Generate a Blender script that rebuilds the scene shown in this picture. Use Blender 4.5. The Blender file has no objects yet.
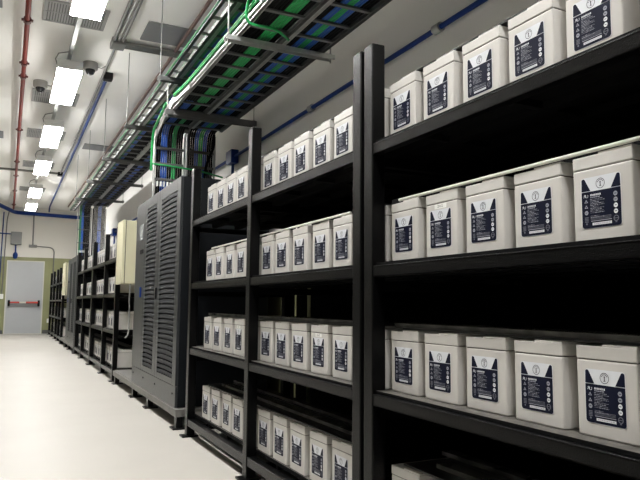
import bpy, bmesh, math, random
from math import sin, cos, pi, atan, sqrt
from mathutils import Vector, Matrix
random.seed(7)
S = bpy.context.scene
COL = S.collection

# ------------------------------------------------------------------ materials
def mat(name, col, rough=.5, metal=0., emit=None, estr=0., noise=0., nscale=20., bump=0., bscale=200., coat=0., stretch=None, spec=None):
    m = bpy.data.materials.new(name); m.use_nodes = True
    nt = m.node_tree; b = nt.nodes['Principled BSDF']
    b.inputs['Base Color'].default_value = (*col, 1); b.inputs['Roughness'].default_value = rough
    b.inputs['Metallic'].default_value = metal
    if spec is not None: b.inputs['Specular IOR Level'].default_value = spec
    if coat: b.inputs['Coat Weight'].default_value = coat; b.inputs['Coat Roughness'].default_value = .06
    if emit:
        b.inputs['Emission Color'].default_value = (*emit, 1); b.inputs['Emission Strength'].default_value = estr
    if noise or bump:
        tc = nt.nodes.new('ShaderNodeTexCoord'); mp = nt.nodes.new('ShaderNodeMapping')
        nt.links.new(tc.outputs['Object'], mp.inputs['Vector'])
        if stretch: mp.inputs['Scale'].default_value = stretch
    if noise:
        n = nt.nodes.new('ShaderNodeTexNoise'); n.inputs['Scale'].default_value = nscale; n.inputs['Detail'].default_value = 5
        nt.links.new(mp.outputs[0], n.inputs['Vector'])
        r = nt.nodes.new('ShaderNodeValToRGB')
        r.color_ramp.elements[0].position = .3; r.color_ramp.elements[1].position = .72
        lo = [max(0, c * (1 - noise)) for c in col]; hi = [min(1, c * (1 + noise)) for c in col]
        r.color_ramp.elements[0].color = (*lo, 1); r.color_ramp.elements[1].color = (*hi, 1)
        nt.links.new(n.outputs['Fac'], r.inputs[0]); nt.links.new(r.outputs[0], b.inputs['Base Color'])
    if bump:
        n2 = nt.nodes.new('ShaderNodeTexNoise'); n2.inputs['Scale'].default_value = bscale
        nt.links.new(mp.outputs[0], n2.inputs['Vector'])
        bp = nt.nodes.new('ShaderNodeBump'); bp.inputs['Strength'].default_value = bump; bp.inputs['Distance'].default_value = .002
        nt.links.new(n2.outputs['Fac'], bp.inputs['Height']); nt.links.new(bp.outputs[0], b.inputs['Normal'])
    return m

M = dict(
    floor=mat('epoxy_floor', (.485, .463, .424), .45, spec=.2, noise=.03, nscale=1.6),
    ceil=mat('ceiling_paint', (.90, .89, .86), .8, noise=.03, nscale=.8),
    wall=mat('wall_paint', (.86, .85, .82), .8, noise=.03, nscale=1.2),
    cream=mat('cream_wall', (.78, .76, .705), .8, noise=.03, nscale=1),
    olive=mat('olive_paint', (.29, .30, .15), .6, noise=.06, nscale=2),
    charcoal=mat('dark_reflection_band', (.025, .025, .026), .7),
    skirt=mat('dark_skirting', (.10, .10, .10), .5),
    door=mat('door_paint', (.50, .52, .54), .5, noise=.02, nscale=3),
    doorframe=mat('door_frame_paint', (.66, .66, .60), .5),
    black=mat('black_steel', (.0022, .0022, .0024), .28, spec=.18, noise=.35, nscale=60, bump=.5, bscale=260, stretch=(1, 1, 1)),
    liphighlight=mat('painted_lip_highlight', (.30, .30, .29), .5, noise=.9, nscale=35),
    blackflat=mat('black_sheet', (.003, .003, .0033), .7, spec=.1),
    deck=mat('dusty_deck', (.08, .074, .065), .7, noise=.5, nscale=30),
    case=mat('battery_plastic', (.61, .59, .56), .5, noise=.03, nscale=14),
    lid=mat('battery_lid_plastic', (.63, .612, .582), .48, noise=.03, nscale=14),
    groove=mat('lid_seam', (.10, .095, .085), .8),
    navy=mat('label_navy', (.005, .007, .022), .5, spec=.12),
    paper=mat('label_white', (.72, .74, .78), .5),
    grey=mat('label_grey_ink', (.30, .31, .36), .5),
    dim=mat('label_dim_ink', (.12, .125, .16), .5),
    sticker=mat('white_sticker', (.85, .85, .82), .6),
    ink=mat('black_ink', (.02, .02, .02), .6),
    cover=mat('smoky_cover', (.11, .11, .105), .25, spec=.3, noise=.6, nscale=9, stretch=(1, 1, 1)),
    whitetube=mat('white_tube', (.80, .79, .74), .35),
    blackstrip=mat('black_strip', (.015, .015, .015), .4),
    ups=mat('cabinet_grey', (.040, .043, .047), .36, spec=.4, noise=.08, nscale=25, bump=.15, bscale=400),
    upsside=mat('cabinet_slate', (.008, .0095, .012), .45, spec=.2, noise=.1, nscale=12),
    upsdark=mat('cabinet_dark', (.004, .004, .005), .6, spec=.2),
    slat=mat('cabinet_slat', (.038, .041, .045), .6, spec=.2),
    display=mat('display_pane', (.40, .43, .44), .25),
    plinth=mat('plinth_steel', (.16, .155, .145), .5, noise=.15, nscale=20),
    beige=mat('beige_box', (.68, .65, .46), .5, noise=.02, nscale=4),
    beigedark=mat('beige_box_gasket', (.10, .09, .07), .6),
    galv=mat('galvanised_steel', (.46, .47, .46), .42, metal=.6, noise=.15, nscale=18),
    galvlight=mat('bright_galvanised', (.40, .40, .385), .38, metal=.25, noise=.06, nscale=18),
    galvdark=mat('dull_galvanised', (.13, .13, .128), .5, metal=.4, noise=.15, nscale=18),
    conduit=mat('grey_conduit', (.20, .20, .19), .45, metal=.3),
    bluepipe=mat('blue_pipe_paint', (.005, .034, .19), .45, spec=.25),
    redpipe=mat('red_pipe_paint', (.17, .016, .009), .5, spec=.2),
    brownpipe=mat('brown_pipe_paint', (.13, .065, .05), .5),
    clamp=mat('pipe_clamp', (.10, .03, .025), .5),
    green=mat('green_cable', (.006, .17, .05), .45),
    greenb=mat('bright_green_cable', (.012, .30, .075), .45),
    blue=mat('blue_cable', (.008, .07, .36), .45),
    blk=mat('black_cable', (.004, .004, .0045), .65, spec=.1),
    vent=mat('vent_grey', (.34, .34, .335), .6),
    ventdark=mat('vent_slot', (.13, .13, .13), .7),
    panel=mat('ceiling_panel_grey', (.22, .225, .23), .6),
    lampbody=mat('lamp_housing', (.60, .60, .58), .5),
    lampgrid=mat('lamp_louvre', (.55, .55, .55), .4, emit=(1, .99, .96), estr=.35),
    lamp=mat('lamp_diffuser', (.9, .9, .9), .4, emit=(1, .99, .965), estr=88.0),
    camgrey=mat('dome_camera_housing', (.30, .29, .27), .5),
    dome=mat('dome_camera_glass', (.015, .015, .018), .08),
    boxgrey=mat('box_grey', (.24, .245, .24), .5),
    white=mat('white_plastic', (.80, .80, .78), .5),
    red=mat('panic_bar_red', (.55, .05, .03), .4),
    barhighlight=mat('panic_bar_highlight', (.70, .66, .60), .3, metal=.3),
    copper=mat('copper_lug', (.45, .22, .10), .4, metal=.5),
)

# ------------------------------------------------------------------ mesh builder
class MB:
    def __init__(s): s.v = []; s.f = []; s.m = []; s.sm = []
    def add(s, vs, fs, mi=0, smooth=False):
        o = len(s.v); s.v += [tuple(v) for v in vs]
        for f in fs: s.f.append(tuple(i + o for i in f)); s.m.append(mi); s.sm.append(smooth)
        return s
    def box(s, x0, x1, y0, y1, z0, z1, mi=0):
        x0, x1 = sorted((x0, x1)); y0, y1 = sorted((y0, y1)); z0, z1 = sorted((z0, z1))
        v = [(x, y, z) for x in (x0, x1) for y in (y0, y1) for z in (z0, z1)]
        return s.add(v, [(0, 1, 3, 2), (4, 6, 7, 5), (0, 4, 5, 1), (2, 3, 7, 6), (0, 2, 6, 4), (1, 5, 7, 3)], mi)
    def bar(s, p, q, w, h, mi=0):
        """rectangular bar from p to q: w sideways, h upwards"""
        p, q = Vector(p), Vector(q); d = (q - p).normalized()
        up = Vector((0, 0, 1)) if abs(d.z) < .95 else Vector((0, 1, 0))
        a = d.cross(up).normalized(); b = a.cross(d).normalized()
        v = [c + a * (w / 2) * i + b * (h / 2) * j for c in (p, q) for i, j in ((-1, -1), (1, -1), (1, 1), (-1, 1))]
        return s.add(v, [(0, 3, 2, 1), (4, 5, 6, 7), (0, 1, 5, 4), (1, 2, 6, 5), (2, 3, 7, 6), (3, 0, 4, 7)], mi)
    def tube(s, pts, r, n=8, mi=0, cap=True):
        pts = [Vector(p) for p in pts]; k = len(pts); rings = []
        ref = None
        for i, p in enumerate(pts):
            d = ((pts[min(i + 1, k - 1)] - p).normalized() + (p - pts[max(i - 1, 0)]).normalized())
            d = d.normalized() if d.length > 1e-6 else Vector((0, 0, 1))
            if ref is None: ref = Vector((0, 0, 1)) if abs(d.z) < .9 else Vector((0, 1, 0))
            a = d.cross(ref)
            if a.length < 1e-4: a = d.cross(Vector((1, 0, 0)))
            a.normalize(); b = a.cross(d).normalized(); ref = b
            rings.append([p + a * r * cos(2 * pi * j / n) + b * r * sin(2 * pi * j / n) for j in range(n)])
        v = [q for R_ in rings for q in R_]
        f = [(i * n + j, i * n + (j + 1) % n, (i + 1) * n + (j + 1) % n, (i + 1) * n + j) for i in range(k - 1) for j in range(n)]
        s.add(v, f, mi, True)
        if cap: s.add(rings[0], [tuple(range(n))], mi); s.add(rings[-1], [tuple(range(n))[::-1]], mi)
        return s
    def lathe(s, prof, c, n=24, mi=0):
        """profile of (radius, z) about the vertical axis through c"""
        v = [(c[0] + r * cos(2 * pi * j / n), c[1] + r * sin(2 * pi * j / n), c[2] + z) for r, z in prof for j in range(n)]
        f = [(i * n + j, i * n + (j + 1) % n, (i + 1) * n + (j + 1) % n, (i + 1) * n + j) for i in range(len(prof) - 1) for j in range(n)]
        s.add(v, f, mi, True)
        s.add(v[:n], [tuple(range(n))], mi); s.add(v[-n:], [tuple(range(n))], mi); return s
    def build(s, name, mats, parent=None, org=None, bevel=0., seg=2):
        if org is None: org = parent.location.copy() if parent is not None and parent.parent is None else Vector((0, 0, 0))
        if parent is not None and parent.parent is not None:
            org = parent.parent.location + parent.location
        org = Vector(org)
        me = bpy.data.meshes.new(name)
        me.from_pydata([tuple(Vector(v) - org) for v in s.v], [], s.f)
        for m_ in (mats if isinstance(mats, (list, tuple)) else [mats]): me.materials.append(M[m_])
        for p, mi, sm in zip(me.polygons, s.m, s.sm): p.material_index = mi; p.use_smooth = sm
        bm = bmesh.new(); bm.from_mesh(me)
        bmesh.ops.recalc_face_normals(bm, faces=bm.faces)
        if bevel:
            ed = [e for e in bm.edges if e.is_manifold and e.calc_face_angle(0) > .6]
            bmesh.ops.bevel(bm, geom=ed, offset=bevel, segments=seg, affect='EDGES', profile=.5, clamp_overlap=True)
        bm.to_mesh(me); bm.free()
        o = bpy.data.objects.new(name, me); COL.objects.link(o)
        if parent is not None: o.parent = parent
        else: o.location = org
        return o

def thing(name, label, cat, loc, group=None):
    o = bpy.data.objects.new(name, None); COL.objects.link(o); o.location = loc; o.empty_display_size = .1
    return tag(o, label, cat, group)
def tag(o, label, cat, group=None, kind=None):
    o['label'] = label; o['category'] = cat
    if group: o['group'] = group
    if kind: o['kind'] = kind
    return o
def struct(o): o['kind'] = 'structure'; return o
def single(mb, name, mats, label, cat, group=None, org=(0, 0, 0), bevel=0):
    return tag(mb.build(name, mats, None, org, bevel), label, cat, group)

ORD = ['first', 'second', 'third', 'fourth', 'fifth', 'sixth', 'seventh', 'eighth', 'ninth', 'tenth', 'eleventh', 'twelfth',
       'thirteenth', 'fourteenth', 'fifteenth', 'sixteenth', 'seventeenth', 'eighteenth', 'nineteenth', 'twentieth', 'twenty-first',
       'twenty-second', 'twenty-third', 'twenty-fourth']

# ------------------------------------------------------------------ the room
XW, YB, ZC, XL, YF = 2.13, 21.68, 3.88, -2.9, -7.0
struct(MB().box(XL - .1, XW + .1, YF - .1, YB + .1, -.1, 0).build('floor', 'floor'))
struct(MB().box(XL - .1, XW + .1, YF - .1, YB + .1, ZC, ZC + .1).build('ceiling', 'ceil'))
struct(MB().box(XW, XW + .1, YF, YB, 1.50, ZC, 0).box(XW, XW + .1, YF, YB, 0, 1.50, 1).build('wall_right', ['wall', 'olive']))
struct(MB().box(XL - .1, XL, YF, YB, 2.34, ZC, 0).box(XL - .1, XL, YF, YB, 0, 2.34, 1).build('wall_left', ['cream', 'charcoal']))  # unseen wall; its dark lower band is added to darken reflections
struct(MB().box(XL, XW, YF - .1, YF, 2.34, ZC, 0).box(XL, XW, YF - .1, YF, 0, 2.34, 1).build('wall_front', ['cream', 'charcoal']))  # unseen too, lower part made dark to keep reflections low
wb = MB()
DX0, DX1, DZ = .05, 1.05, 2.20
for x0, x1, z0, z1, mi in ((XL, XW, 2.34, ZC, 0), (XL, DX0 - .03, 0, 2.34, 1), (DX1 + .03, XW, 0, 2.34, 1), (DX0 - .03, DX1 + .03, DZ + .03, 2.34, 1)):
    wb.box(x0, x1, YB, YB + .1, z0, z1, mi)
struct(wb.build('wall_back', ['cream', 'olive']))
struct(MB().box(DX1 + .05, XW, YB - .02, YB, 0, .11).build('baseboard_back', 'skirt'))
struct(MB().box(XL, DX0 - .05, YB - .02, YB, 0, .11).build('baseboard_rear', 'skirt'))
d = struct(MB().box(DX0, DX1, YB - .005, YB + .045, .01, DZ).build('door_1', 'door', org=(.55, YB, 0)))
fr = MB(); fr.box(DX0 - .03, DX0, YB - .02, YB + .06, 0, DZ + .03); fr.box(DX1, DX1 + .03, YB - .02, YB + .06, 0, DZ + .03); fr.box(DX0, DX1, YB - .02, YB + .06, DZ, DZ + .03)
fr.box(DX0, DX1, YB - .02, YB + .05, 0, .012)
fr.build('door_frame', 'doorframe', d, org=(.55, YB, 0))
pb = MB(); pb.tube([(DX0 + .1, YB - .1, .95), (.42, YB - .1, .95)], .028, 10, 0); pb.tube([(.42, YB - .1, .95), (.60, YB - .1, .95)], .028, 10, 1); pb.tube([(.60, YB - .1, .95), (DX1 - .12, YB - .1, .95)], .033, 10, 0)  # pale middle section is a highlight painted on the red bar
pb.build('panic_bar', ['red', 'barhighlight'], d, org=(.55, YB, 0))
for x in (DX0 + .08, DX1 - .09):
    MB().box(x - .03, x + .03, YB - .13, YB - .006, .84, 1.02).build('bar_bracket', 'upsdark', d, org=(.55, YB, 0), bevel=.008)
MB().box(DX0 + .06, DX1 - .06, YB - .02, YB - .006, .80, .845).build('bar_shadow_plate', 'vent', d, org=(.55, YB, 0))

# ------------------------------------------------------------------ battery prototype
BW, BD, BH = .174, .31, .224
def font_polys(txt, size, cx, cz, mirror=False):
    """letters as flat polygons, centred at (cx, cz) in label space (u to the right, v up)"""
    cu = bpy.data.curves.new('t', 'FONT'); cu.body = txt; cu.size = size; cu.align_x = 'CENTER'; cu.align_y = 'CENTER'
    cu.resolution_u = 2
    ob = bpy.data.objects.new('t', cu); COL.objects.link(ob)
    dg = bpy.context.evaluated_depsgraph_get(); me = ob.evaluated_get(dg).to_mesh()
    vs = [(cx + (-v.co.x if mirror else v.co.x), cz + v.co.y) for v in me.vertices]; fs = [tuple(p.vertices) for p in me.polygons]
    ob.evaluated_get(dg).to_mesh_clear(); bpy.data.objects.remove(ob); bpy.data.curves.remove(cu)
    return vs, fs
def label_mesh(mb):
    # label space: u right as seen from the aisle (= -y), v up; centre at u=-.004
    W, H = .114, .146; SV = .866; v0 = .0345; u0 = -W / 2 - .004
    def P(u, v, off): return (-off, -(u0 + u), v0 + v * SV)
    def poly(pts, off, mi): mb.add([P(u, v, off) for u, v in pts], [tuple(range(len(pts)))], mi)
    def rect(a, b, c, e, off, mi): poly([(a, c), (b, c), (b, e), (a, e)], off, mi)
    def rrect(a, b, c, e, r, off, mi):
        pts = []
        for (x, y, t0) in ((b - r, c + r, -90), (b - r, e - r, 0), (a + r, e - r, 90), (a + r, c + r, 180)):
            for k in range(5):
                t = math.radians(t0 + 22.5 * k); pts.append((x + r * cos(t), y + r * sin(t)))
        poly(pts, off, mi)
    def disc(x, y, r, off, mi, n=14): poly([(x + r * cos(2 * pi * k / n), y + r / SV * sin(2 * pi * k / n)) for k in range(n)], off, mi)
    def ring(x, y, r, w, off, mi, n=20):
        v = [P(x + q * cos(2 * pi * k / n), y + q / SV * sin(2 * pi * k / n), off) for q in (r, r - w) for k in range(n)]
        mb.add(v, [(k, (k + 1) % n, n + (k + 1) % n, n + k) for k in range(n)], mi)
    rrect(-.0015, W + .0015, -.0015, H + .0015, .009, .0006, 1)
    L = .106                                                   # the white line under the emblem field
    rrect(0, W, 0, L, .008, .0010, 0); rect(0, W, L * .5, L, .0011, 0)
    poly([(0, L + .0018), (.027, L + .0018), (.0105, H - .003), (.008, H - .001), (.004, H - .001), (.001, H - .004)], .0011, 0)
    poly([(W, L + .0018), (W - .027, L + .0018), (W - .0105, H - .003), (W - .008, H - .001), (W - .004, H - .001), (W - .001, H - .004)], .0011, 0)
    cx, cy = W / 2, L + .0195
    ring(cx, cy, .0130, .0013, .0012, 0)
    for t in (150, 120, 92, 64, 34):                          # small marks round the top of the ring
        a = math.radians(t); x, y = cx + .0088 * cos(a), cy + .0100 * sin(a)
        rect(x - .0012, x + .0012, y - .0013, y + .0013, .0012, 0)
    rect(cx - .0011, cx + .0011, cy - .008, cy + .003, .0012, 0); disc(cx, cy + .0035, .0019, .0013, 0, 8)
    rect(cx - .003, cx + .003, cy - .0085, cy - .0068, .0013, 0)
    # left column of marks
    vs, fs = font_polys('R', .013, .0095, .0935, True); mb.add([P(u, v, .0016) for u, v in vs], fs, 1)
    vs, fs = font_polys('U', .013, .0165, .0925); mb.add([P(u, v, .0016) for u, v in vs], fs, 1)
    for v in (.074, .058):
        poly([(.0085, v), (.0195, v), (.014, v + .010)], .0016, 2); poly([(.0115, v + .0015), (.0165, v + .0015), (.014, v + .006)], .0018, 0)
    disc(.014, .045, .0056, .0016, 2); rect(.011, .017, .0443, .0457, .0018, 0)
    for k in range(4): rect(.0085, .0195, .030 - k * .0042, .0325 - k * .0042, .0016, 3)
    disc(.014, .0125, .0028, .0016, 3, 8)
    # right column
    for k, mi in enumerate((2, 2, 1, 1)):
        y = .089 - k * .0165; disc(W - .0145, y, .0058, .0016, mi); rect(W - .0175, W - .0115, y - .0008, y + .0008, .0018, 0)
    ring(W - .0145, .020, .0075, .0022, .0016, 3); rect(W - .021, W - .008, .019, .021, .0017, 3); rect(W - .017, W - .012, .008, .0105, .0016, 3)
    # heading and lines of small print
    rnd = random.Random(3); x = .027
    while x < .056: w = rnd.uniform(.0020, .0034); rect(x, x + w, .092, .0975, .0016, 1); x += w + .0014
    x = .027
    while x < .055: w = rnd.uniform(.002, .007); rect(x, x + w, .0868, .0898, .0016, 2); x += w + .001
    for k in range(13):
        y = .082 - k * .0044; x = .026; end = rnd.choice((.052, .060, .068, .062, .085 if k in (5, 7) else .066))
        if k in (10,): continue
        while x < end: w = rnd.uniform(.003, .010); rect(x, min(x + w, end), y, y + .0017, .0016, 3 if rnd.random() < .5 else 2); x += w + .0012
    for k in range(3):
        y = .0262 - k * .0035 + .004; rect(.026, .086, y, y + .0015, .0016, 3)
    rect(.027, .087, .0185, .0206, .0016, 2)
    rect(.031, .087, .0072, .0145, .0016, 1)
    x = .034
    while x < .082: w = rnd.uniform(.003, .006); rect(x, x + w, .010, .0117, .0018, 2); x += w + .0015
def make_battery():
    r = thing('battery', 'grey block battery', 'battery', (0, 0, 0))
    b = MB().box(0, BD, -BW / 2, BW / 2, 0, BH - .040); b.build('case', 'case', r, bevel=.004)
    l = MB(); l.box(-.0004, BD + .0004, -BW / 2 - .0004, BW / 2 + .0004, BH - .038, BH - .006)
    ob = l.build('lid', ['lid'], r, bevel=.0025)
    s = MB(); s.box(.0025, BD - .0025, -BW / 2 + .0025, BW / 2 - .0025, BH - .0405, BH - .0375); s.build('lid_seam', 'groove', r)
    t = MB(); t.box(.001, BD - .001, -BW / 2 + .001, BW * .06, BH - .008, BH - .001); t.build('raised_lid_step', 'lid', r, bevel=.0025)
    lb = MB(); label_mesh(lb); lb.build('printed_label', ['navy', 'paper', 'grey', 'dim'], r)
    return r
def copy_tree(o, parent=None):
    c = o.copy(); COL.objects.link(c); c.parent = parent
    for ch in o.children: copy_tree(ch, c)
    return c
proto = make_battery(); used = [False]
def place_battery(x, y, z, label, group, sticker=False):
    o = proto if not used[0] else copy_tree(proto)
    used[0] = True
    o.location = (x + random.uniform(-.004, .004), y + random.uniform(-.002, .002), z); o.rotation_euler = (0, 0, random.uniform(-.012, .012))
    tag(o, label, 'battery', group)
    if sticker:
        st = MB(); uc = .004
        st.box(-.0011, 0, uc - .032, uc + .032, .1655, .1815, 0)
        vs, fs = font_polys('2m-2', .014, 0, .1735)
        st.add([(-.0018, uc - u, v) for u, v in vs], fs, 1)
        st.build('paper_sticker', ['sticker', 'ink'], o, org=(0, 0, 0))
    return o

# ------------------------------------------------------------------ racks
FX = 1.232                      # front plane of all the racks
PW = .065
DECKS = (.165, .647, 1.120, 1.587)
LW = ('bottom', 'second lowest', 'second highest', 'top')
LV = ('bottom shelf', 'second lowest shelf', 'second highest shelf', 'top shelf')
def rack(posts, y0d, y1d, label, zs=1., slots=None, shadesheet=None):
    """posts: y of the near edge of each front post, nearest first; decks run y0d..y1d"""
    ya, yb = posts[0], posts[-1] + PW
    r = thing('battery_rack', label, 'rack', ((FX + 2.0) / 2, (ya + yb) / 2, 0), 'black steel battery racks')
    H = 1.975 * zs
    for y in posts:
        p = MB()
        p.box(FX, FX + .058, y, y + PW, .01, H); p = p.build('post', 'black', r, bevel=.005)
        MB().box(FX - .035, FX + .085, y - .012, y + PW + .012, 0, .012).build('foot_plate', 'black', p, org=r.location)
        MB().box(1.985, 2.04, y, y + PW, 0, H * .97).build('rear_post', 'blackflat', r)
        for zt in (.05, .55 * zs, 1.025 * zs, 1.505 * zs):
            MB().box(FX + .058, 1.985, y + .015, y + PW - .015, zt - .01, zt + .025).build('side_brace', 'blackflat', r)
    dk = [z * zs for z in DECKS]
    for i, z in enumerate(dk):
        for a, b in zip(posts[:-1], posts[1:]):
            m = MB()
            if i == 0: m.box(FX + .004, FX + .052, a + PW, b, .080, .128)
            else:
                m.box(FX + .004, FX + .010, a + PW, b, z - .055, z - .014); m.box(FX + .004, FX + .050, a + PW, b, z - .019, z - .013); m.box(FX + .004, FX + .035, a + PW, b, z - .055, z - .050)
            ze = .128 if i == 0 else z - .013
            m.box(FX + .0025, FX + .0055, a + PW, b, ze - .0025, ze - .0002, 1)  # thin pale strip paints a highlight along the beam's top lip
            m.build('front_beam', ['black', 'liphighlight'], r, bevel=.0012)
            if i:
                m = MB(); m.box(FX + .016, FX + .058, a + PW, b, z - .012, z - .001, 0); m.add([(FX + .016, a + PW, z - .0006), (FX + .058, a + PW, z - .0006), (FX + .058, b, z - .0006), (FX + .016, b, z - .0006)], [(0, 1, 2, 3)], 1)
                m.build('deck_edge', ['blackflat', 'deck'], r)
        m = MB(); m.box(FX + .0585, 1.984, y0d, y1d, z - .022, z - .001, 0); m.add([(FX + .0585, y0d, z - .0006), (1.984, y0d, z - .0006), (1.984, y1d, z - .0006), (FX + .0585, y1d, z - .0006)], [(0, 1, 2, 3)], 1); m.build('deck', ['blackflat', 'deck'], r)
        m = MB()
        for x in (1.42, 1.60, 1.80): m.box(x - .02, x + .02, y0d, y1d, z - .05, z - .0225)
        n = max(2, int((y1d - y0d) / .4))
        for k in range(1, n): y = y0d + (y1d - y0d) * k / n; m.box(FX + .06, 1.983, y - .012, y + .012, z - .044, z - .0225)
        m.build('deck_stiffeners', 'blackflat', r)
    bp = MB()
    edges = [ya] + ([e for s in slots for e in s] if slots else []) + [yb]
    for a, b in zip(edges[0::2], edges[1::2]): bp.box(2.042, 2.048, a, b, .05, 1.63 * zs)
    bp.build('back_panel', 'blackflat', r)
    if shadesheet: MB().box(FX + .062, 1.98, shadesheet, shadesheet + .006, .03, DECKS[1] - .06).build('added_shade_sheet', 'blackflat', r)  # added black sheet, covers a lit battery side in place of shade
    return dk

def cover(y0, y1, z, x, w, style, label):
    m = MB()
    if style == 'tube':
        m.tube([(x, y0, z), (x, y1, z)], 0.0055, 10)
        return single(m, 'cable_tube', 'whitetube', label, 'tube', org=(x, (y0 + y1) / 2, z))
    if style == 'thin':
        m.box(x, x + w, y0, y1, z, z + .006)
        return single(m, 'terminal_or_shade_strip', 'blackstrip', label, 'cover', 'terminal covers lying on the batteries', org=(x, (y0 + y1) / 2, z))
    m.box(x, x + w, y0, y1, z + .009, z + .015); m.box(x, x + .005, y0, y1, z, z + .009); m.box(x + w - .005, x + w, y0, y1, z, z + .009)
    o = single(m, 'terminal_cover', 'cover', label, 'cover', 'terminal covers lying on the batteries', org=(x, (y0 + y1) / 2, z))
    return o

BX = FX + .068
GRP = 'block batteries on the rack shelves'
# nearest rack
near1 = [-.39, .848, 2.065]
rack(near1, -.39, 2.262, 'nearest black steel battery rack, at the right edge of the photo')
for i, z in enumerate(DECKS):
    for k in range(8):
        y = 2.2515 - BW / 2 - k * .2155 + (.005, .005, -.002, .007)[i]
        if i == 0 and k == 0: continue
        if i == 0 and k > 3: continue
        if y < .80: continue
        st = (i == 2 and k == 2)
        lab = ('grey battery with handwritten paper sticker, second highest shelf of the nearest rack' if st else
               f'large grey battery, {ORD[k]} right from the black double post, {LV[i]} of nearest rack')
        place_battery(BX, y, z, lab, GRP, st)
# second rack, two bays
near2 = [2.155, 3.405, 4.670]
r2 = rack(near2, 2.30, 4.735, 'two-bay black battery rack between the double post and the louvred cabinet', slots=[(4.31, 4.385), (4.57, 4.615)], shadesheet=2.284)
for i, z in enumerate(DECKS):
    for k in range(10):
        y = 2.341 + BW / 2 + k * .2230
        st = (i == 1 and k in (1, 6))
        n = 9 - k
        if k <= 4: lab = f'grey battery, {ORD[k]} left from the double post, {LV[i]} of the second rack'
        else: lab = f'grey battery, {ORD[n]} from the far end of the {LV[i]} in second rack'
        if st: lab = lab.replace('grey battery', 'grey stickered battery')
        place_battery(BX, y, z, lab, GRP, st)
TOPZ = [z + BH for z in DECKS]
for nm, ya, yb in (('nearest rack', .2, 1.985), ('second rack', 2.36, 4.45)):
    cover(ya, yb, TOPZ[3] + .001, BX + .012, .05, 'thin', f'thin black strip along the battery tops, top shelf of {nm}')
    cover(ya, yb - (0 if ya < 1 else .06), TOPZ[2] + .0062, BX + .002, 0, 'tube', f'white tube along the battery tops, second highest shelf of {nm}')
    for q in (0, 1): cover(ya, yb, TOPZ[q] + .001, BX + .014, .285, 'thin', f'black sheet added as shade on battery tops, {LV[q]} of {nm}')  # black sheets stand in for the shade on the lower battery tops
    cover(ya, yb + .08, TOPZ[1] + .0075, BX + .03, .16, 'wide', f'smoky plastic cover over the battery tops, second lowest shelf of {nm}')
    cover(ya, yb - .10, TOPZ[0] + .0075, BX + .085, .07, 'wide', f'smoky plastic cover over the front of the bottom shelf batteries, {nm}')
    cover(ya, yb + .05, TOPZ[0] + .0075, BX + .22, .05, 'wide', f'narrow smoky cover behind the other, bottom shelf batteries of {nm}')

# far racks, beyond the first and second louvred cabinets
def far_rack(name, nearposts, farposts, zs, lab1, lab2, group):
    dk = rack(nearposts, nearposts[0], nearposts[-1] + PW, lab1, zs)
    rack(farposts, farposts[0], farposts[-1] + PW, lab2, zs)
    bays = list(zip(nearposts[:-1], nearposts[1:])) + list(zip(farposts[:-1], farposts[1:]))
    for i, z in enumerate(dk):
        n = 0
        for a, b in bays:
            cnt = int((b - a - .02) / .2)
            for k in range(cnt):
                y = a + .055 + BW / 2 + k * (b - a - .04) / cnt
                place_battery(BX, y, z, f'small grey battery, {ORD[n]} from near end, {LW[i]} row of {name}', group)
                n += 1
        for pp, t in ((nearposts, 'nearer'), (farposts, 'farther')):
            cover(pp[0] + .05, pp[-1], z + BH, BX + .06, .1, 'thin', f'black strip over the {LV[i]} batteries, {t} part of {name}')
far_rack('the middle rack', [8.27, 9.29, 10.62], [10.705, 11.92, 13.0], .970,
         'black battery rack right behind the larger beige box', 'black battery rack in the middle distance, before the far louvred cabinet',
         'batteries on the middle distance racks')
far_rack('the farthest rack', [16.45, 17.45, 18.40], [18.49, 19.70, 20.95], .930,
         'distant black battery rack beyond the far beige box', 'farthest black battery rack, next to the back wall',
         'batteries on the farthest racks')

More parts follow.
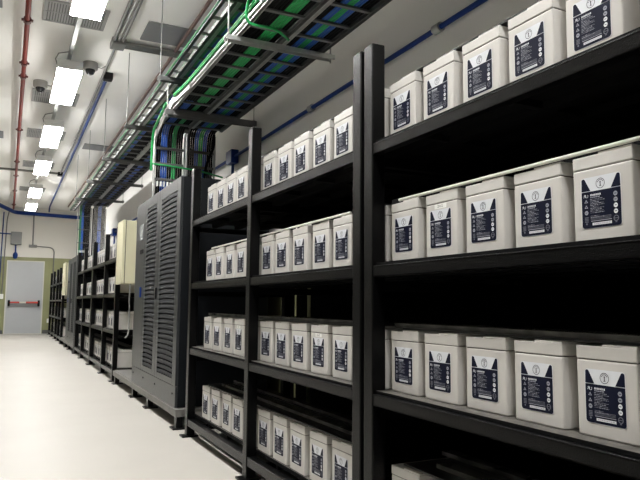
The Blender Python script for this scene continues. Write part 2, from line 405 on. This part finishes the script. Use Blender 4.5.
# ------------------------------------------------------------------ louvred power cabinets
def cabinet(y0, zs, label):
    L = 1.90; y1 = y0 + L; H = 1.985 * zs; zb = .150
    r = thing('power_cabinet', label, 'cabinet', (1.63, y0 + L / 2, 0), 'louvred power cabinets')
    x0, x1 = FX, 2.0
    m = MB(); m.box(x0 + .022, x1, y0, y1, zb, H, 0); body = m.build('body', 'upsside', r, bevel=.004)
    z0 = .315
    m = MB(); m.box(x0 + .002, x0 + .021, y0 + .002, y1 - .002, zb + .003, z0 - .004); m = m.build('kick_panel', 'ups', r, bevel=.002)
    mm = MB()
    for yy in (y0 + .09, y0 + .75, y1 - .62, y1 - .1): mm.lathe([(.008, -.008), (.008, .008)], (0, 0, 0), 8); mm.v[-32:] = [(x0 + .002 - .003 + (v[2] * .3), yy + v[0], .25 + v[1]) for v in mm.v[-32:]]
    mm.build('panel_screws', 'upsdark', m, org=r.location)
    # two louvred doors and a narrow control panel
    edges = [(y0 + .002, y0 + .775), (y0 + .779, y0 + 1.42)]
    for a, b in edges:
        fa, fb, za, zt = a + .12, b - .09, z0 + .05, H - .10
        m = MB()
        m.box(x0, x0 + .02, a, fa, z0, H); m.box(x0, x0 + .02, fb, b, z0, H); m.box(x0, x0 + .02, fa, fb, z0, za); m.box(x0, x0 + .02, fa, fb, zt, H)
        dr = m.build('louvred_door', 'ups', r, bevel=.002)
        m = MB(); m.box(x0 + .0195, x0 + .0215, fa, fb, za, zt); m.build('dark_backing', 'upsdark', dr, org=r.location)
        n = 36; m = MB(); N = 8; st = (zt - za) / n
        for k in range(n):
            zc = za + st * (k + .5); v = []
            for j in range(N + 1):
                y = fa + (fb - fa) * j / N; u = 2 * j / N - 1; arc = .007 * (1 - u * u) - .004
                v += [(x0 + .018, y, zc + arc + st * .34), (x0 + .0005, y, zc + arc + st * .34), (x0 - .002, y, zc + arc - st * .34), (x0 + .018, y, zc + arc - st * .34)]
            f = []
            for j in range(N):
                for q in range(4): f.append((4 * j + q, 4 * j + (q + 1) % 4, 4 * j + 4 + (q + 1) % 4, 4 * j + 4 + q))
            f += [(0, 1, 2, 3), (4 * N, 4 * N + 3, 4 * N + 2, 4 * N + 1)]
            m.add(v, f)
        m.build('louvre_slats', 'slat', dr, org=r.location)
    MB().box(x0 - .012, x0, y0 + .79, y0 + .815, 1.0 * zs, 1.10 * zs).build('door_handle', 'upsdark', r, bevel=.003)
    a, b = y0 + 1.424, y1 - .002
    m = MB(); m.box(x0, x0 + .021, a, b, z0, H); cp = m.build('control_panel', 'ups', r, bevel=.002)
    MB().box(x0 - .004, x0 + .001, a + .10, a + .26, 1.60 * zs, 1.76 * zs).build('display', 'display', cp, org=r.location, bevel=.002)
    MB().box(x0 - .004, x0 + .001, a + .06, a + .22, 1.46 * zs, 1.50 * zs).build('nameplate', 'upsdark', cp, org=r.location)
    MB().box(x0 - .010, x0 + .001, a + .10, a + .16, 1.02 * zs, 1.12 * zs).build('latch', 'bluepipe', cp, org=r.location, bevel=.003)
    ye = y1 + 1.17
    m = MB(); m.box(x0 - .012, x0 + .035, y0 - .08, ye, .092, .149); m.box(x1 - .05, x1, y0 - .08, ye, .092, .149)
    for yy in (y0 - .08, y0 + .6, y0 + 1.2, y1 + .05, ye - .05): m.box(x0 + .035, x1 - .05, yy, yy + .05, .092, .149)
    m.build('base_frame', 'plinth', r, bevel=.002)
    MB().box(x0 + .01, x1, y1 + .004, ye - .01, .1495, .156).build('base_plate', 'plinth', r)
    for yy in (y0 - .07, y0 + 1.02, y1 - .12, ye - .12):
        for xa_, xb_ in ((x0, x0 + .05), (x1 - .06, x1 - .01)):
            lg = MB(); lg.box(xa_, xb_, yy, yy + .06, .01, .0915); lg = lg.build('leg', 'black', r)
            MB().box(xa_ - .03, xb_ + .04, yy - .03, yy + .09, 0, .012).build('foot_plate', 'black', lg, org=r.location)
    return r
CA, CB = 5.06, 13.20
cabinet(CA, 1.0, 'large grey cabinet with two louvred doors, beside the second battery rack')
cabinet(CB, .945, 'distant grey cabinet with louvred doors, beyond the middle racks')
def beige(y0, y1, z0, z1, label):
    r = thing('electrical_box', label, 'box', (1.4, (y0 + y1) / 2, z0), 'beige electrical boxes')
    MB().box(FX + .03, 1.66, y0 + .01, y1 - .01, z0 + .004, z1 - .004).build('body', 'beige', r, bevel=.004)
    MB().box(FX + .022, FX + .030, y0 + .006, y1 - .006, z0, z1).build('gasket', 'beigedark', r)
    MB().box(FX - .01, FX + .022, y0 + .002, y1 - .002, z0, z1).build('door', 'beige', r, bevel=.004)
    # bracket carrying the box on the rack beside it
    MB().box(1.40, 1.46, y1 - .011, y1 + .06, z0 + .18, z0 + .24).build('mounting_bracket', 'black', r)
beige(7.79, 8.215, 1.185, 1.945, 'beige metal box on the end of the middle rack, left of louvred cabinet')
beige(15.75, 16.385, 1.13, 1.88, 'small distant beige box beside the far louvred cabinet')
single(MB().tube([(1.30, 7.62, 1.18), (1.295, 7.62, 1.0), (1.30, 7.6, .8), (1.29, 7.55, .66), (1.27, 7.5, .60), (1.24, 7.44, .575)], .009, 8), 'hanging_cable', 'conduit',
       'grey cable hanging under the beige box beside the louvred cabinet', 'cable')

# ------------------------------------------------------------------ cable ladders
GL = 'cable ladders under the ceiling'
def ladder(x0, x1, y0, y1, z, label, railmat='galvlight', h=.062, pitch=.25, left='galvlight', rung='galvdark'):
    r = thing('cable_ladder', label, 'cable tray', ((x0 + x1) / 2, (y0 + y1) / 2, z), GL)
    for x, m_ in ((x0, left), (x1, railmat)):
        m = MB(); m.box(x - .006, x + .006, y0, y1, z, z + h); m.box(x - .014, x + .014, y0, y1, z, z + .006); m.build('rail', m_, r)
    n = int((y1 - y0) / pitch)
    for k in range(n + 1):
        y = y0 + .03 + k * (y1 - y0 - .06) / n
        MB().box(x0 + .007, x1 - .007, y - .014, y + .014, z + .007, z + .021).build('rung', rung, r)
    return r
Z1, Z2 = 2.718, 3.018
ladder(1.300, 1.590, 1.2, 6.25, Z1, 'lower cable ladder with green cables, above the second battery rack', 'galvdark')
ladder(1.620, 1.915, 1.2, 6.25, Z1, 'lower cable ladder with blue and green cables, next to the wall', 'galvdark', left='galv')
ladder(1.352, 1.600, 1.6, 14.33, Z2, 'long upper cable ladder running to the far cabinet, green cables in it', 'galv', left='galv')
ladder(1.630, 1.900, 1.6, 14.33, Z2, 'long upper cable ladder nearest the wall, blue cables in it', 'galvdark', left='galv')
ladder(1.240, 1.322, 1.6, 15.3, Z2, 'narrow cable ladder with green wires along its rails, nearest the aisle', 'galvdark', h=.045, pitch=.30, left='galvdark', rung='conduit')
def vladder(x0, x1, y, z0, z1, label, clips=False, l='galvlight', rr='galv', step=.22, hr=.012):
    r = thing('vertical_cable_ladder', label, 'cable tray', ((x0 + x1) / 2, y, z0), 'vertical cable ladders above the cabinets')
    for x, m_ in ((x0, l), (x1, rr)):
        MB().box(x - .007, x + .007, y - .03, y + .03, z0, z1).build('rail', m_, r)
    n = int((z1 - z0) / step)
    for k in range(n + 1):
        z = z0 + .06 + k * (z1 - z0 - .24) / n
        MB().box(x0 + .008, x1 - .008, y - .012, y + .012, z - hr, z + hr).build('rung', 'galvdark', r)
    if clips:
        z = z0 + .14; w = x1 - x0
        for k in range(8):
            x = x0 + w * (.10 + .11 * k)
            MB().box(x - .006, x + .006, y - .056, y - .014, z, z + .05).build('cable_clip', 'white', r)
    return r
YD = 6.45
vladder(1.288, 1.592, YD, 1.99, 2.71, 'vertical cable ladder with white clips, on top of the near louvred cabinet', True)
vladder(1.622, 1.910, YD, 1.99, 2.71, 'vertical cable ladder nearer the wall, above the near louvred cabinet', False, 'galvdark', 'galv')
YE = 14.55
vladder(1.335, 1.602, YE, 1.885, 3.0, 'distant vertical cable ladder with green cable, above the far cabinet', True, 'conduit', 'galvdark', .36, .007)
vladder(1.632, 1.900, YE, 1.885, 3.0, 'distant vertical cable ladder nearer the wall, above the far cabinet', False, 'galvdark', 'galvdark', .36, .007)
# bent end plates where the lower ladders turn down
def endplate(x0, x1, y, z, label):
    m = MB()
    pr = [(5.05, z), (5.62, z + .035), (5.95, z - .005), (6.42, z - .13)]
    for (ya, za), (yb, zb) in zip(pr[:-1], pr[1:]):
        m.add([(x0, ya, za), (x0, yb, zb), (x0, yb, zb + .065), (x0, ya, za + .062), (x0 + .012, ya, za), (x0 + .012, yb, zb), (x0 + .012, yb, zb + .065), (x0 + .012, ya, za + .062)],
              [(0, 1, 2, 3), (4, 7, 6, 5), (0, 4, 5, 1), (3, 2, 6, 7), (0, 3, 7, 4), (1, 5, 6, 2)])
    return single(m, 'bend_plate', 'galvlight', label, 'cable tray', org=(x0, y, z))
endplate(1.272, 0, 5.62, Z1 - .002, 'bright bent side plate where the lower cable ladder turns down')

def hanger(y, x0, x1, z, h, ztop, label, barmat='galv', rr=.006, rm='galvlight'):
    r = thing('trapeze_hanger', label, 'hanger', ((x0 + x1) / 2, y, z), 'trapeze hangers carrying the cable ladders')
    m = MB(); m.box(x0, x1, y - .03, y + .03, z - .006, z); m.box(x0, x1, y - .03, y - .024, z - h, z - .006); m.box(x0, x1, y + .024, y + .03, z - h, z - .006)
    m.build('bar', barmat, r)
    for x in (x0 + .02, x1 - .02):
        m = MB(); m.tube([(x, y, z - h - .02), (x, y, ztop)], rr, 8); m.tube([(x, y, z + .001), (x, y, z + .014)], .012, 6); m.build('rod', rm, r)
hanger(3.915, 1.215, 2.01, Z1 - .001, .032, Z2 - .042, 'bright trapeze hanger under the lower ladders, above the second battery rack')
hanger(5.72, 1.225, 2.10, Z1 - .001, .05, Z2 - .042, 'heavy dark crossbar where the lower cable ladders end', 'galvdark')
hanger(3.915, 1.150, 2.08, Z2 - .001, .04, ZC - .001, 'thin trapeze hanger under the upper cable ladders, nearest the camera', 'galvdark', .0045, 'conduit')
for y, t in ((5.72, 'first'), (7.50, 'second'), (9.40, 'third'), (11.3, 'fourth'), (13.3, 'fifth')):
    hanger(y, 1.150, 2.08, Z2 - .001, .04, ZC - .001, f'thin trapeze hanger under the upper cable ladders, {t} one beyond the heavy crossbar', 'galvdark', .0045, 'conduit')

# ------------------------------------------------------------------ cables
def arc(pts, n=5):
    """round the corners of a polyline"""
    out = [Vector(pts[0])]
    for a, b, c in zip(pts[:-2], pts[1:-1], pts[2:]):
        a, b, c = Vector(a), Vector(b), Vector(c); q = min(.16, (b - a).length * .45, (c - b).length * .45)
        p0 = b + (a - b).normalized() * q; p1 = b + (c - b).normalized() * q
        for k in range(n + 1):
            t = k / n; out.append(p0 * (1 - t) ** 2 + b * 2 * t * (1 - t) + p1 * t * t)
    out.append(Vector(pts[-1])); return out
CM = dict(k='blk', g='green', G='greenb', b='blue'); CN = dict(k='black', g='green', G='green', b='blue')
def run(x0, x1, z, y0, yend, ztop, seq, r, where):
    # seq: one letter per cable across the tray ('.' leaves a gap); each runs along the ladder and bends down to the cabinet
    n = len(seq); zz = z + .021 + r + .001
    for k, c in enumerate(seq):
        if c == '.': continue
        xa = x0 + (x1 - x0) * (k + .5) / n; yd = yend + .016 + r; zt = ztop
        if c in 'xy':      # black sleeve over most of its run, blue beyond it
            sp = YD - 1.0; tb = MB().tube([(xa, y0, zz), (xa, sp, zz)], r, 8, 0); tb.tube(arc([(xa, sp, zz), (xa, yd, zz), (xa, yd, zt)]), r * .96, 8, 1)
            single(tb, 'power_cable', ['blk', 'blue'] if c == 'x' else ['greenb', 'blk'], f'black and blue power cable in the {where}' if c == 'x' else f'green power cable with black end in the {where}', 'cable', ('sleeved blue' if c == 'x' else 'sleeved green') + f' cables in the {where}', org=(xa, y0, zz)); continue
        pts = arc([(xa, y0, zz), (xa, yd, zz), (xa, yd, zt)])
        single(MB().tube(pts, r, 8), 'power_cable', CM[c], f'{CN[c]} power cable lying in the {where}', 'cable', f'{CN[c]} cables in the {where}', org=(xa, y0, zz))
run(1.312, 1.578, Z1, 1.25, YD, 2.0, 'kkxxxkyGGykk', .0106, 'lower ladder nearer the aisle')
run(1.634, 1.902, Z1, 1.25, YD, 2.0, 'kkkbbGGbbkkk', .0106, 'lower ladder nearer the wall')
run(1.368, 1.590, Z2, 1.65, YE, 1.90, 'ggbbkkkkkk', .0105, 'upper ladder nearer the aisle')
run(1.640, 1.890, Z2, 1.65, YE, 1.90, 'kkkkbbbkkk', .0105, 'upper ladder nearer the wall')
GW = 'green earth wires along the ladder rails'
def wire(pts, r, label, m_='greenb', group=None): return single(MB().tube(arc(pts, 4), r, 8), 'earth_wire', m_, label, 'cable', group or GW, org=pts[0])
wire([(1.223, 1.6, 3.035), (1.223, 9.0, 3.035), (1.223, 15.2, 3.035)], .008, 'green wire along the aisle-side rail of the narrow cable ladder', 'green')
wire([(1.337, 1.6, 3.088), (1.337, 5.0, 3.088), (1.337, 9.3, 3.088)], .006, 'green wire along the rail between narrow and wide upper ladders')
for k in range(2):
    wire([(1.264, 1.3, 2.762 + k * .020), (1.264, 5.05, 2.762 + k * .020), (1.262, 5.55, 2.790 + k * .020)], .0075,
         ['lower green wire along the bright rail of the lower ladder', 'upper green wire along the bright rail of the lower ladder'][k])
wire([(1.245, 3.35, 2.83), (1.240, 3.56, 2.81), (1.242, 3.60, 2.675), (1.44, 3.60, 2.685), (1.60, 3.76, 2.702)], .009, 'green wire looped across under the lower ladders')
wire([(1.252, 5.80, 2.80), (1.252, 6.36, 2.68), (1.252, 6.40, 2.5), (1.252, 6.40, 2.28)], .013, 'green wire beside the clipped vertical ladder on near cabinet')
wire([(1.25, 6.37, 2.345), (1.45, 6.34, 2.33), (1.75, 6.34, 2.31), (1.98, 6.36, 2.27)], .009, 'green wire crossing both vertical ladders above the near cabinet')
single(MB().tube(arc([(1.885, 6.38, 2.72), (1.885, 6.38, 2.58), (1.81, 6.37, 2.42), (1.78, 6.37, 2.22), (1.86, 6.38, 2.0)]), .014, 8), 'black_hose', 'blk', 'black hose curving down past the vertical ladder nearer the wall', 'cable')

# ------------------------------------------------------------------ ceiling services
def lamp(y, label):
    r = thing('ceiling_lamp', label, 'lamp', (.52, y, 3.5), 'fluorescent lamps over the aisle')
    x0, x1, y0, y1 = .388, .652, y - .66, y + .66
    m = MB(); m.box(x0, x1, y0, y1, 3.505, 3.61); m.build('housing', 'lampbody', r, bevel=.006)
    m = MB(); m.box(x0 + .006, x1 - .006, y0 + .006, y1 - .006, 3.488, 3.5045); m.build('diffuser', 'lamp', r)
    m = MB()
    for k in range(1, 20): yy = y0 + (y1 - y0) * k / 20; m.box(x0 + .03, x1 - .03, yy - .0025, yy + .0025, 3.480, 3.488)
    m.box(.517, .523, y0 + .03, y1 - .03, 3.480, 3.488); m.build('louvre', 'lampgrid', r)
    for yy in (y - .45, y + .45): MB().tube([(.52, yy, 3.61), (.52, yy, 3.70)], .008, 8).build('stem', 'galv', r)
    MB().tube([(.389, y - .60, 3.56), (.37, y - .61, 3.62), (.40, y - .60, 3.69), (.50, y - .58, 3.73)], .006, 6).build('flex_cord', 'conduit', r)
LY = (-.10, 2.55, 5.20, 7.98, 10.55, 13.1, 16.25, 18.72)
LN = ('lamp above the near aisle', 'white lamp overhead near the camera', 'bright louvred lamp at the top edge, nearest one in view',
      'bright louvred lamp between the two dome cameras', 'lit ceiling lamp, third from the top edge', 'lit ceiling lamp, fourth from the top edge',
      'small lit lamp, second last before the back wall', 'smallest lit lamp, last before the back wall')
for y, n in zip(LY, LN):
    if y < 0: n = n + ', outside the photo'
    lamp(y, n if len(n.split()) >= 4 else n + ' at left')
m = MB(); m.box(.50, .54, -3.6, 19.6, 3.70, 3.705); m.box(.50, .504, -3.6, 19.6, 3.705, 3.74); m.box(.536, .54, -3.6, 19.6, 3.705, 3.74)
m2 = thing('strut_channel', 'grey metal strut above the lamps, carrying the whole lamp row', 'strut', (.52, 8, 3.7))
m.build('channel', 'galv', m2)
for y in (3.9, 6.6, 9.2, 11.85, 14.6, 17.4): MB().tube([(.52, y, 3.70), (.52, y, ZC)], .006, 6).build('threaded_rod', 'galv', m2)
for i, y in enumerate((3.95, 6.72, 9.66, 11.90, 14.65, 17.95)):
    r = thing('ceiling_vent', ['square ceiling vent', 'slatted grey ceiling vent behind the nearest lamp', 'slatted grey ceiling vent behind the lamp by the dome cameras',
              'grey ceiling vent behind the third lamp', 'grey ceiling vent behind the fourth lamp', 'small grey ceiling vent between the two last lamps'][i] if i else 'slatted grey ceiling vent just above the photo, near the camera', 'vent', (.505, y, ZC), 'ceiling vents above the lamps')
    h = .24 if i < 2 else .28
    m = MB(); m.box(.215, .795, y - h, y + h, ZC - .012, ZC - .001); m.build('backing', 'ventdark', r)
    m = MB()
    for k in range(22): x = .222 + k * .0262; m.box(x, x + .016, y - h + .012, y + h - .012, ZC - .020, ZC - .012)
    m.build('slats', 'vent', r)
    m = MB(); m.box(.205, .805, y - h - .01, y - h + .012, ZC - .022, ZC - .001); m.box(.205, .805, y + h - .012, y + h + .01, ZC - .022, ZC - .001)
    m.box(.205, .222, y - h, y + h, ZC - .022, ZC - .001); m.box(.788, .805, y - h, y + h, ZC - .022, ZC - .001); m.box(.205, .805, y - .006, y + .006, ZC - .0225, ZC - .012)
    m.build('frame', 'vent', r)
for x0, x1, y0, y1, lab in ((1.20, 1.72, 6.52, 7.03, 'dark grey square ceiling panel beside the upper cable ladder, near'), (1.18, 1.78, 12.28, 12.72, 'dark grey ceiling panel above the far cable ladders'),
                            (-.62, -.165, 6.45, 6.88, 'dark grey ceiling panel at the top left corner'), (-.62, -.16, 12.05, 12.55, 'small grey ceiling panel at the left edge'), (1.2, 1.72, 1.5, 2.0, 'dark grey ceiling panel above the camera')):
    m = MB(); m.box(x0, x1, y0, y1, ZC - .012, ZC - .0005); single(m, 'ceiling_panel', 'panel', lab, 'panel', 'flat grey ceiling panels', org=((x0 + x1) / 2, (y0 + y1) / 2, ZC), bevel=.003)
def domecam(x, y, label):
    r = thing('dome_camera', label, 'camera', (x, y, ZC), 'ceiling dome cameras')
    MB().lathe([(.088, 0), (.088, -.075), (.075, -.088), (.06, -.088)], (x, y, ZC), 24).build('housing', 'camgrey', r)
    MB().lathe([(.058, -.086), (.056, -.11), (.042, -.138), (.018, -.150), (.002, -.152)], (x, y, ZC), 20).build('dome', 'dome', r)
    MB().tube([(x + .08, y, ZC - .04), (x + .13, y, ZC - .045), (x + .18, y, ZC - .01)], .006, 6).build('cord', 'conduit', r)
domecam(.80, 8.05, 'grey dome camera right of the louvred lamp')
domecam(.285, 9.05, 'grey dome camera left of the louvred lamp, by the red pipe')
# pipes
r = thing('sprinkler_pipe', 'long red pipe running under the ceiling along the left', 'pipe', (.08, 8, 3.8))
MB().tube([(.035, -2, 3.80), (.115, YB - .12, 3.80)], .026, 12).build('pipe', 'redpipe', r)
for y in (6.9, 8.2, 8.7, 11.5, 14.2, 15.8, 18, 20.6):
    m = MB(); x = .035 + .08 * (y + 2) / 23.6; m.tube([(x, y - .035, 3.80), (x, y + .035, 3.80)], .038, 12); m.box(x - .055, x + .055, y - .012, y + .012, 3.79, 3.81); m.tube([(x, y, 3.83), (x, y, ZC)], .008, 6); m.build('pipe_clamp', 'clamp', r)
single(MB().tube([(1.63, 1.0, 3.845), (1.60, 20.6, 3.845)], .02, 10), 'brown_pipe', 'brownpipe', 'thin brown pipe under the ceiling beside the cable ladders', 'pipe', org=(1.6, 10, 3.845))
r = thing('ceiling_conduit', 'grey conduit along the ceiling, between the lamps and the cable ladders', 'conduit', (.985, 8, ZC - .03))
for x in (.945, .99, 1.03): MB().tube([(x, 1.0, ZC - .035), (x, 7.20, ZC - .035)], .020 if x != .99 else .016, 8).build('tube', 'conduit' if x != .99 else 'galvlight', r)
MB().box(.92, 1.07, 7.10, 7.30, ZC - .075, ZC - .001).build('junction_box', 'conduit', r, bevel=.006)
for k in range(3): MB().tube([(1.0, 7.14 + k * .055, ZC - .04), (2.10, 7.14 + k * .055, ZC - .04)], .022, 8).build('branch_tube', 'conduit', r)
MB().tube([(.985, 7.3, ZC - .03), (.99, 15.35, ZC - .03)], .016, 8).build('long_tube', 'conduit', r)
MB().box(.94, 1.04, 15.3, 15.5, ZC - .07, ZC - .001).build('end_box', 'upsdark', r)
single(MB().tube([(-2.8, 15.4, ZC - .0245), (.94, 15.4, ZC - .0245)], .022, 8), 'cross_conduit', 'conduit', 'thin grey conduit crossing the ceiling in front of the last lamps', 'conduit', org=(0, 15.4, ZC - .05))
r = thing('blue_conduit', 'blue conduit running along the ceiling to the back wall', 'pipe', (1.06, 12, ZC - .04))
MB().tube(arc([(1.04, 8.46, ZC - .04), (1.095, 20.9, ZC - .04), (1.12, YB - .20, 3.78)]), .022, 10).build('pipe', 'bluepipe', r)
MB().box(.99, 1.10, 8.27, 8.38, ZC - .09, ZC - .001).build('end_box', 'upsdark', r, bevel=.004)
MB().tube([(1.04, 8.38, ZC - .04), (1.04, 8.46, ZC - .04)], .030, 10).build('collar', 'galv', r)
# back wall services
single(MB().tube(arc([(-.55, 19.2, 3.71), (.16, YB - .09, 3.70), (2.05, YB - .09, 3.66)]), .055, 12), 'blue_header_pipe', 'bluepipe', 'thick blue pipe across the top of the back wall', 'pipe', org=(1, YB, 3.7))
r = thing('switch_box', 'grey metal box on the wall above the door, left', 'box', (.235, YB, 2.7))
MB().box(.085, .39, YB - .14, YB - .001, 2.71, 3.10).build('box', 'boxgrey', r, bevel=.008)
MB().tube([(.235, YB - .06, 2.71), (.235, YB - .06, 2.46)], .020, 8).build('outlet_pipe', 'bluepipe', r)
MB().lathe([(.02, .12), (.055, .09), (.07, .03), (.06, -.05), (.03, -.08)], (.235, YB - .08, 2.36), 14).build('outlet_lamp', 'bluepipe', r)
MB().tube([(.085, YB - .085, 3.03), (-1.0, YB - .085, 3.06)], .018, 8).build('inlet_pipe', 'bluepipe', r)
r = thing('wall_conduit', 'grey conduit with a round box on the back wall, right of grey box', 'conduit', (.72, YB, 2.7))
MB().tube([(.70, YB - .03, 3.64), (.71, YB - .03, 2.72)], .02, 8).build('vertical_tube', 'conduit', r)
MB().box(.60, .83, YB - .07, YB - .001, 2.65, 2.73).build('junction_box', 'conduit', r, bevel=.01)
MB().tube(arc([(.83, YB - .03, 2.69), (1.33, YB - .03, 2.66), (1.335, YB - .03, .5)], 6), .018, 8).build('bent_tube', 'conduit', r)
single(MB().tube(arc([(.0, YB - .2, 3.70), (-.04, YB - .03, 3.5), (-.075, YB - .03, 1.2)]), .016, 8), 'thin_conduit', 'conduit', 'thin grey conduit down the back wall left of the door', 'conduit', org=(-.05, YB, 2))
single(MB().tube([(-.14, YB - .03, 3.7), (-.17, YB - .03, 0)], .016, 8), 'blue_riser', 'bluepipe', 'thin blue pipe down the back wall at left edge', 'pipe', org=(-.15, YB, 2))
single(MB().box(-.13, -.03, YB - .05, YB - .001, 1.05, 1.20), 'wall_switch', 'white', 'small white wall switch left of the door', 'switch', org=(-.08, YB, 1.1), bevel=.005)
single(MB().box(1.215, 1.29, YB - .08, YB - .021, .33, .46), 'wall_socket', 'white', 'small white socket low on the olive wall, beside the farthest rack', 'socket', org=(1.25, YB, .4), bevel=.005)
# blue conduit along the right wall with boxes
r = thing('wall_pipe', 'blue conduit along the right wall above the battery racks', 'pipe', (XW - .03, 4, 2.5))
MB().tube([(XW - .035, .5, 2.50), (XW - .035, 7.6, 2.50)], .016, 10).build('pipe', 'bluepipe', r)
for y in (1.3, 2.8, 4.45): MB().tube([(XW - .035, y - .03, 2.50), (XW - .035, y + .03, 2.50)], .028, 10).build('coupling', 'galv', r)
MB().box(XW - .085, XW - .001, 6.29, 6.47, 2.43, 2.57).build('junction_box', 'bluepipe', r, bevel=.006)
MB().tube([(XW - .035, 6.38, 2.43), (XW - .035, 6.38, 1.6)], .016, 8).build('drop_pipe', 'bluepipe', r)
r = thing('wall_pipe', 'distant blue box and pipe on the right wall behind the middle rack', 'pipe', (XW - .03, 14.5, 2.5))
MB().tube([(XW - .035, 9.0, 2.50), (XW - .035, 15.8, 2.50)], .020, 10).build('pipe', 'bluepipe', r)
MB().box(XW - .085, XW - .001, 14.4, 14.6, 2.42, 2.58).build('junction_box', 'bluepipe', r, bevel=.006)
MB().tube([(XW - .035, 14.5, 2.43), (XW - .035, 14.5, 1.6)], .016, 8).build('drop_pipe', 'bluepipe', r)

# ------------------------------------------------------------------ camera (focal length 640 px on a 640 px wide frame)
f, H, vpx, vpy, roll = 640., .96, 4., 302., atan(.0083)
dx, dy = vpx - 320, vpy - 240
c_, s_ = cos(roll), sin(roll)
ux, uy = dx * c_ + dy * s_, -dx * s_ + dy * c_
th = atan(uy / f); psi = -atan(ux * cos(th) / f)
F = Vector((sin(psi) * cos(th), cos(psi) * cos(th), sin(th))); R = Vector((cos(psi), -sin(psi), 0)); U = R.cross(F)
xa = R * c_ + U * s_; ya = U * c_ - R * s_
cam = bpy.data.cameras.new('camera'); cam.sensor_width = 36; cam.lens = 36 * f / 640; cam.clip_start = .05; cam.clip_end = 100
co = bpy.data.objects.new('camera', cam); COL.objects.link(co)
m4 = Matrix.Identity(4)
for i in range(3): m4[i][0] = xa[i]; m4[i][1] = ya[i]; m4[i][2] = -F[i]
m4[2][3] = H
co.matrix_world = m4
S.camera = co

w = bpy.data.worlds.new('world'); S.world = w; w.use_nodes = True
w.node_tree.nodes['Background'].inputs[0].default_value = (.05, .05, .05, 1); w.node_tree.nodes['Background'].inputs[1].default_value = 0
S.view_settings.view_transform = 'Standard'; S.view_settings.look = 'None'; S.view_settings.gamma = 1; S.view_settings.use_curve_mapping = False
S.view_settings.exposure = 0.0
try:
    S.cycles.use_denoising = True; S.cycles.caustics_reflective = False; S.cycles.caustics_refractive = False; S.cycles.max_bounces = 10; S.cycles.diffuse_bounces = 6
except Exception: pass
